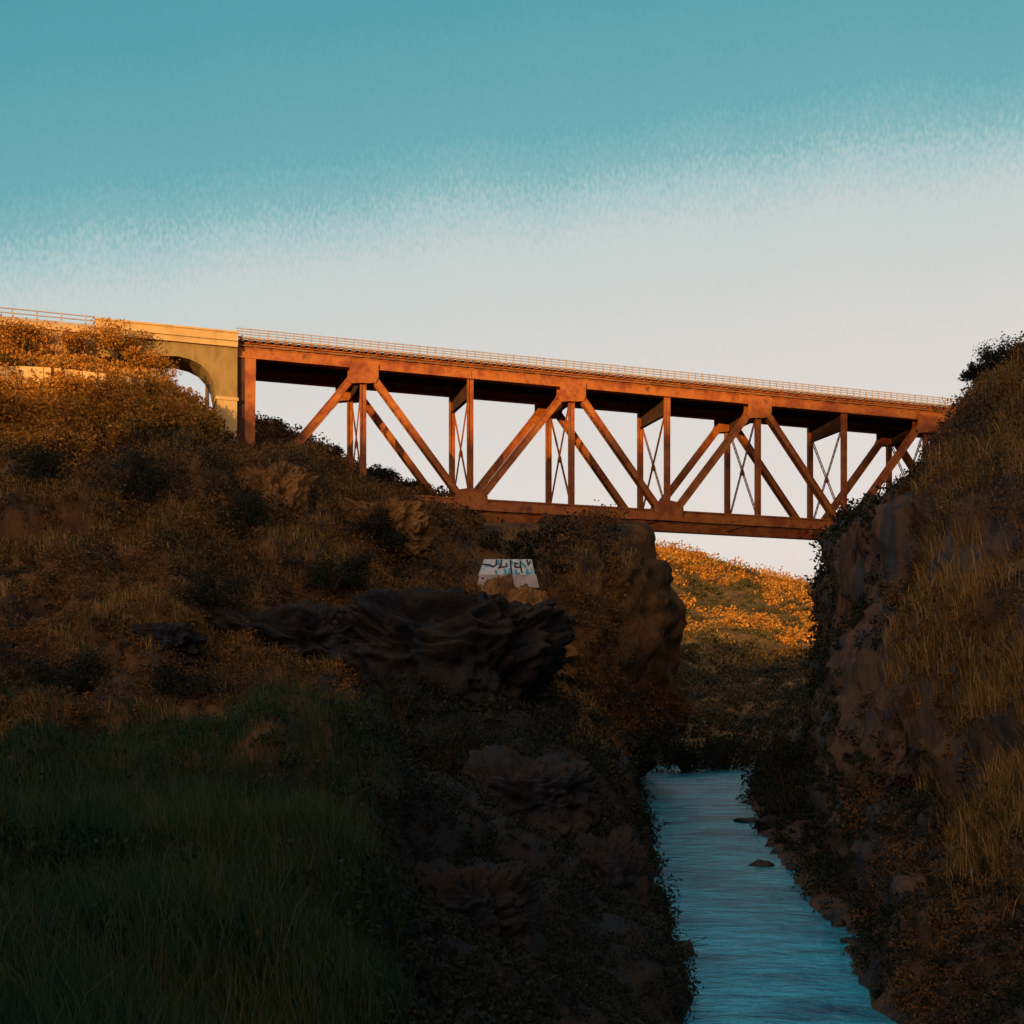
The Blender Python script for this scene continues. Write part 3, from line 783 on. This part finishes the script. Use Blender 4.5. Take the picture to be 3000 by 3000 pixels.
def sample(g, n, px0=-250, px1=3250, py0=700, py1=3300, ymax=115, power=1.6, ymin=7, facing=True):
    """random points on a terrain grid, denser near the camera, inside a wide view window"""
    a = g[:-1, :-1]; b_ = g[:-1, 1:]; c = g[1:, 1:]; d = g[1:, :-1]
    ctr = (a + b_ + c + d) / 4; nr = np.cross(b_ - d, c - a); ar = np.linalg.norm(nr, axis=-1)
    nr = nr / (ar[..., None] + 1e-9); nr *= np.sign(nr[..., 2:3] + 1e-9)
    y = np.maximum(ctr[..., 1], .5)
    px = 1500 + F * ctr[..., 0] / y; py = HOR - F * ctr[..., 2] / y
    ok = (ctr[..., 1] > ymin) & (ctr[..., 1] < ymax) & (px > px0) & (px < px1) & (py > py0) & (py < py1) & (ctr[..., 2] > WZ + .15)
    if facing:
        vd = ctr / np.linalg.norm(ctr, axis=-1, keepdims=True); ok &= ((nr * vd).sum(-1) < .35)
    wgt = (ar * ok / y ** power).ravel(); wgt /= wgt.sum()
    idx = rng.choice(len(wgt), n, p=wgt); i, j = np.unravel_index(idx, ar.shape)
    u_, v_ = rng.random(n)[:, None], rng.random(n)[:, None]
    p = a[i, j] * (1 - u_) * (1 - v_) + b_[i, j] * (1 - u_) * v_ + c[i, j] * u_ * v_ + d[i, j] * u_ * (1 - v_)
    return p, nr[i, j]

def proj(p):
    return 1500 + F * p[:, 0] / p[:, 1], HOR - F * p[:, 2] / p[:, 1]

def scrub(name, g, n, per, label, cat, mat, mask=None, rad=(.35, 1.0), lsize=.0013, **kw):
    p, nr = sample(g, n, **kw)
    keep = fbm(p, 5, 3, 91) > -.75
    px, py = proj(p); keep &= ~((px > 1810) & (px < 2080) & (py < 2000) & (p[:, 1] > 74) & (p[:, 1] < 125))
    if mask is not None:
        keep &= mask(px, py, p)
    p = p[keep]; nr = nr[keep]
    r = rng.uniform(rad[0], rad[1], len(p)) * np.clip(p[:, 1] / 60, .35, 1.6)
    # clumpier where the noise is high
    r *= 1 + .5 * np.clip(fbm(p, 7, 2, 93), -.6, 1)
    c = p + nr * (r * .35)[:, None]
    V, Q = leaves(c, r, per, np.clip(p[:, 1] * lsize, .035, .25), .8)
    o = np_mesh(name, V, Q, mat); tag(o, label, cat, kind='stuff'); return o

def river_clear(px, py, p): return p[:, 2] > WZ + .3
gold_line = lambda px: 1150 + 0 * px
scrub('undergrowth', gL, 20000, 34, 'dark brown and ochre scrub covering the left slope and the bluff under the bridge', 'scrub', M['leaf'],
      mask=lambda px, py, p: ~((px > 1360) & (px < 1610) & (py > 1600) & (py < 1730)) & ~(np.abs(px - (1490 + np.clip(py - 1720, 0, 400) * .38)) < 95) & ~((py < 1240 + 70 * vnoise(p / 4, 66)) & (px < 640)) & (p[:, 2] > -1 + 2 * vnoise(p / 6, 14)) & ~((px > 1040) & (px < 1680 + 60 * vnoise(p / 3, 71)) & (py > 1980) & (py < 2420)), ymin=26, rad=(.3, .8))
scrub('undergrowth', gR, 15000, 34, 'dark scrub clinging to the right hand cliff', 'scrub', M['leaf'], ymin=20, rad=(.25, .7),
      mask=lambda px, py, p: (px > 2640 + 90 * vnoise(p / 4, 33)) | ((vnoise(p / 2.5, 44) > .35) & (px > 2480)))
scrub('undergrowth', gL, 4200, 40, 'scrub given a sunlit gold colour on the slope left of the concrete span', 'scrub', M['leaf_gold'],
      mask=lambda px, py, p: (py < 1310 + 80 * vnoise(p / 4, 67)) & (px < 620), px1=640, py1=1420, ymax=84, ymin=60, rad=(.4, .9), lsize=.0014)
# far hill scrub
p, nr = sample(gF, 3000, px0=1780, px1=2560, py0=1560, py1=2260, ymax=420, power=.8, ymin=140, facing=False)
r = (.9 + 3.2 * rng.random(len(p)) ** 2.2) * np.clip(p[:, 1] / 260, .5, 1.4)
r *= 1 + .5 * np.clip(fbm(p, 16, 2, 97), -.8, 1)
valley = p[:, 1] < 248 + 16 * vnoise(p / 14, 3)  # bushes nearer than this get the shade-darkened leaves
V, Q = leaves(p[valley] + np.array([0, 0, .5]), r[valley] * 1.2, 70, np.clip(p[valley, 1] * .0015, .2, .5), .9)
tag(np_mesh('undergrowth', V, Q, M['leaf_valley_shade']), 'bushes darkened for shade on the valley floor between river bend and far hill', 'scrub', kind='stuff')
p = p[~valley]; r = r[~valley]
dk = (vnoise(p / 13, 61) + .6 * vnoise(p / 5, 62)) > .12
V, Q = leaves(p[dk] + np.array([0, 0, .3]), r[dk] * .9, 70, .3, .6)
tag(np_mesh('undergrowth', V, Q, M['leaf_olive']), 'darker olive bushes scattered over the far hill', 'scrub', kind='stuff')
p = p[~dk]; r = r[~dk]
V, Q = leaves(p + np.array([0, 0, .5]), r, 80, np.clip(p[:, 1] * .0012, .2, .5), .7)
tag(np_mesh('undergrowth', V, Q, M['leaf_gold']), 'rounded scrub on the far hill seen below the bridge', 'scrub', kind='stuff')

scrub('undergrowth', gL, 15000, 30, 'low bushes darkened for shade along the foot of the left slope and the left water edge', 'scrub', M['leaf_dark'],  # dark leaves stand in for shade in the hollow and on the bank
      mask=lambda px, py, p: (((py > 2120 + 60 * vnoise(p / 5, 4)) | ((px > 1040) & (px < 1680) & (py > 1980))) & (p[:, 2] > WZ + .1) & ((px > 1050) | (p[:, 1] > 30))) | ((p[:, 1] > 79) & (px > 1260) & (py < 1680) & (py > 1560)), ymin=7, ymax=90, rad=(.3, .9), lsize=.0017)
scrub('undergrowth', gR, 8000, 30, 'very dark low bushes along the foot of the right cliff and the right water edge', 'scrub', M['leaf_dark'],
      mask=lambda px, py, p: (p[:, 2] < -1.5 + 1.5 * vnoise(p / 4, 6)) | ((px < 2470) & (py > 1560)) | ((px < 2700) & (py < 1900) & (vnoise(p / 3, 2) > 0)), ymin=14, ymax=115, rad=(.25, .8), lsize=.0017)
# tall dry grass on the right slope
def tall_grass(g, n, name, label, mat, h0, h1, mask, wfac=.00028, lean=.25, **kw):
    p, nr = sample(g, n, **kw); px, py = proj(p); k = mask(px, py, p); p = p[k]
    hg = rng.uniform(h0, h1, len(p)); wd = np.clip(p[:, 1] * wfac, .004, .02) * rng.uniform(.7, 1.3, len(p))
    ln = rng.normal(size=(len(p), 2)) * lean * hg[:, None] + np.array([-.12, 0]) * hg[:, None]
    V, Q, Tt = blades(p, hg, wd, ln)
    o = np_mesh(name, V, Q, mat, tris=Tt); tag(o, label, 'grass', kind='stuff'); return o
tall_grass(gR, 90000, 'dry_grass', 'tall straw coloured dry grass on the right slope', M['straw'], .3, 1.2,
           lambda px, py, p: (px > 2620 + 160 * vnoise(p / 3.0, 5) + 160 * (py > 2150)) & (fbm(p, 3, 4, 12) + .5 * vnoise(p * 2.5, 8) + .3 * rng.normal(size=len(p)) > -.1) & (p[:, 2] > -4) & ((p[:, 1] < 50) | (py > 1750)), ymin=9, ymax=75)
scrub('undergrowth', gL, 5000, 40, 'soft green low shrubs mounded over the near left bank', 'scrub', M['leaf_green'],
      mask=lambda px, py, p: (px < 1060 + 120 * vnoise(p / 2.0, 9)) & (py > 2050) & (p[:, 2] > -5), ymin=8, ymax=34, rad=(.3, .8), lsize=.0015)
tall_grass(gL, 110000, 'grass', 'dark green grass on the near left bank', M['grass'], .2, .65,
           lambda px, py, p: (p[:, 2] > -5.2) & (px < 1090 + 110 * vnoise(p / 2.0, 9) + 60 * rng.normal(size=len(p))), ymin=5, ymax=40, wfac=.00030)
tall_grass(gL, 110000, 'dry_grass', 'ochre grass tufts on the left slope', M['straw'], .3, .9,
           lambda px, py, p: (fbm(p, 5, 4, 22) > -.05) & (py < 2200) & ~((px > 1040) & (px < 1680 + 60 * vnoise(p / 3, 71)) & (py > 1980) & (py < 2420)), ymin=34, ymax=84)

tall_grass(gL, 260000, 'dry_grass', 'short ochre grass on the bare cone of dirt below the graffitied footing', M['straw'], .12, .4,
           lambda px, py, p: (np.abs(px - (1490 + np.clip(py - 1720, 0, 400) * .38)) < 100) & (py > 1715) & (py < 2080), ymin=60, ymax=86, px0=1350, px1=1800, py0=1650, py1=2150)
# shrubs that can be told apart
def shrub(px, py, Y, wpx, hpx, label, mat, name='shrub', per=26, seed=0, group=None, dense=1.0, mt_low=False):
    random.seed(seed)
    b_ = P(px, py, Y); sc = Y / F; W_, H_ = wpx * sc, hpx * sc
    root = empty(name, b_); tag(root, label, 'shrub', group)
    m = MB(); cs = []
    nb = 9
    for i in range(nb):
        a_ = random.uniform(0, 2 * math.pi); rr_ = random.uniform(.1, .5) * W_
        tip = Vector((math.cos(a_) * rr_, math.sin(a_) * rr_ * .8, H_ * random.uniform(.35, .95) * (1 - .5 * rr_ / W_)))
        mid = tip * .5 + Vector((random.uniform(-.1, .1), random.uniform(-.1, .1), H_ * .08))
        m.tube((0, 0, -.4), mid, .05 * W_ / 2, .03 * W_ / 2, 6); m.tube(mid, tip, .03 * W_ / 2, .008, 5)
        cs += [tuple(tip), tuple(mid * .4 + tip * .6), tuple(mid)]
        for _ in range(2):
            t2 = tip + Vector((random.uniform(-.2, .2) * W_, random.uniform(-.2, .2) * W_, random.uniform(-.15, .15) * H_))
            m.tube(tip * .7, t2, .012, .005, 4); cs.append(tuple(t2))
    m.build('stem', M['bark'], root)
    if mt_low:
        for _ in range(34):
            a_ = random.uniform(0, 2 * math.pi); rr_ = random.uniform(.1, .5) * W_; cs.append((math.cos(a_) * rr_, math.sin(a_) * rr_ * .8, H_ * random.uniform(-.05, .3)))
    c = np.array(cs); c[:, 2] = np.clip(c[:, 2], -0.05 * H_ if mt_low else 0.05 * H_, H_ * .92)
    r = rng.uniform(.12, .24, len(c)) * min(W_, H_ * 1.6)
    V, Q = leaves(c, r, int(per * dense), max(.05, Y * .00095), .9)
    np_mesh('foliage', V, Q, mat, root)
    return root
G, DK, LF = M['leaf_gold'], M['leaf_dark'], M['leaf']
SH = [
 (465, 1150, 79.5, 130, 130, 'tall golden shrub reaching up against the opening of the concrete span', G),
 (400, 1105, 79, 110, 90, 'olive and gold shrub directly left of the tallest golden shrub', G),
 (345, 1050, 79, 170, 110, 'broad golden shrub covering the left end of the concrete parapet', G),
 (210, 1040, 78, 110, 90, 'narrow golden shrub between the parapet end and the leftmost shrubs', G),
 (100, 1030, 78, 130, 100, 'rounded gold shrub near the left edge just under the deck line', G),
 (15, 1040, 77, 120, 120, 'golden shrub cut by the left edge of the view', G),
 (510, 1240, 80, 60, 50, 'small dark gold bush at the foot of the opening beside the pier', G),
 (320, 1140, 76, 110, 50, 'low golden bush on the ledge wall', G),
 (120, 1145, 75.5, 130, 50, 'low golden bush in front of the ledge wall far left', G),
 (790, 1285, 96, 120, 60, 'dark evergreen bush on the skyline right of the steel end column', DK),
 (925, 1335, 97, 90, 40, 'dark low bush on the skyline below the first diagonal', DK),
 (985, 1352, 97, 36, 45, 'spindly dark bush left of the first truss posts', DK),
 (1120, 1402, 97, 90, 40, 'dark bush on the skyline right of the first truss posts', DK),
 (1225, 1446, 97, 80, 40, 'small dark bush on the skyline where the bottom chord meets the hill', DK),
 (2900, 1078, 60, 110, 85, 'feathery dark shrub leaning out from the top of the right cliff', DK),
 (2855, 1110, 60, 90, 50, 'low dark bush on the right cliff edge below the feathery shrub', DK),
 (2320, 2440, 66, 230, 260, 'tall dark green bush on the right bank by the river bend', DK),
 (2290, 2320, 88, 230, 260, 'dark bush behind the river bend on the right bank', DK),
 (2010, 2265, 122, 200, 170, 'round dark green bush at the far end of the river', DK),
 (2130, 2262, 128, 190, 120, 'lower dark bush right of the round one at the river end', DK),
 (2390, 2600, 46, 170, 150, 'dark bush hanging over the right bank in mid river', DK),
]
for (hx, hy, wp, hp, lb) in [
 (620, 1760, 240, 110, 'dark green bush on the lower slope left of the broad crag top'),
 (980, 1700, 200, 100, 'dark bush directly above the broad grey crag'),
 (560, 2030, 260, 110, 'dark green bush just behind the top of the green grass'),
 (200, 2010, 260, 120, 'dark green bush low at the left behind the grass'),
 (1300, 2230, 340, 150, 'wide thicket added to darken the hollow above the near left bank'),  # dark thickets added here to deepen the shade of the hollow
 (1180, 2080, 200, 130, 'thicket added to darken the hollow behind the near green grass hump'),
 (1440, 2300, 300, 170, 'bush added to darken the shadowed hollow left of the river'),
 (700, 1560, 230, 150, 'dark green bush between ochre patches on the mid left slope'),
 (420, 1450, 260, 150, 'dark green bush high on the left slope under the golden scrub'),
 (130, 1430, 220, 130, 'dark bush high on the slope at the left edge'),
 (1120, 1580, 160, 90, 'small dark bush below the left end of the bottom chord')]:
    hh = hit(hx, hy)
    if hh is None: continue
    SH.append((hx, hy + 10, hh.y - .4, wp, hp, lb, DK))
for i, (px, py, Y, wp, hp, lb, mt) in enumerate(SH):
    big = wp * Y / F > 3
    shrub(px, py, Y, wp, hp, lb, mt, seed=100 + i, per=70 if big else 34, mt_low=(mt is not G))
print('objects', len(bpy.data.objects))
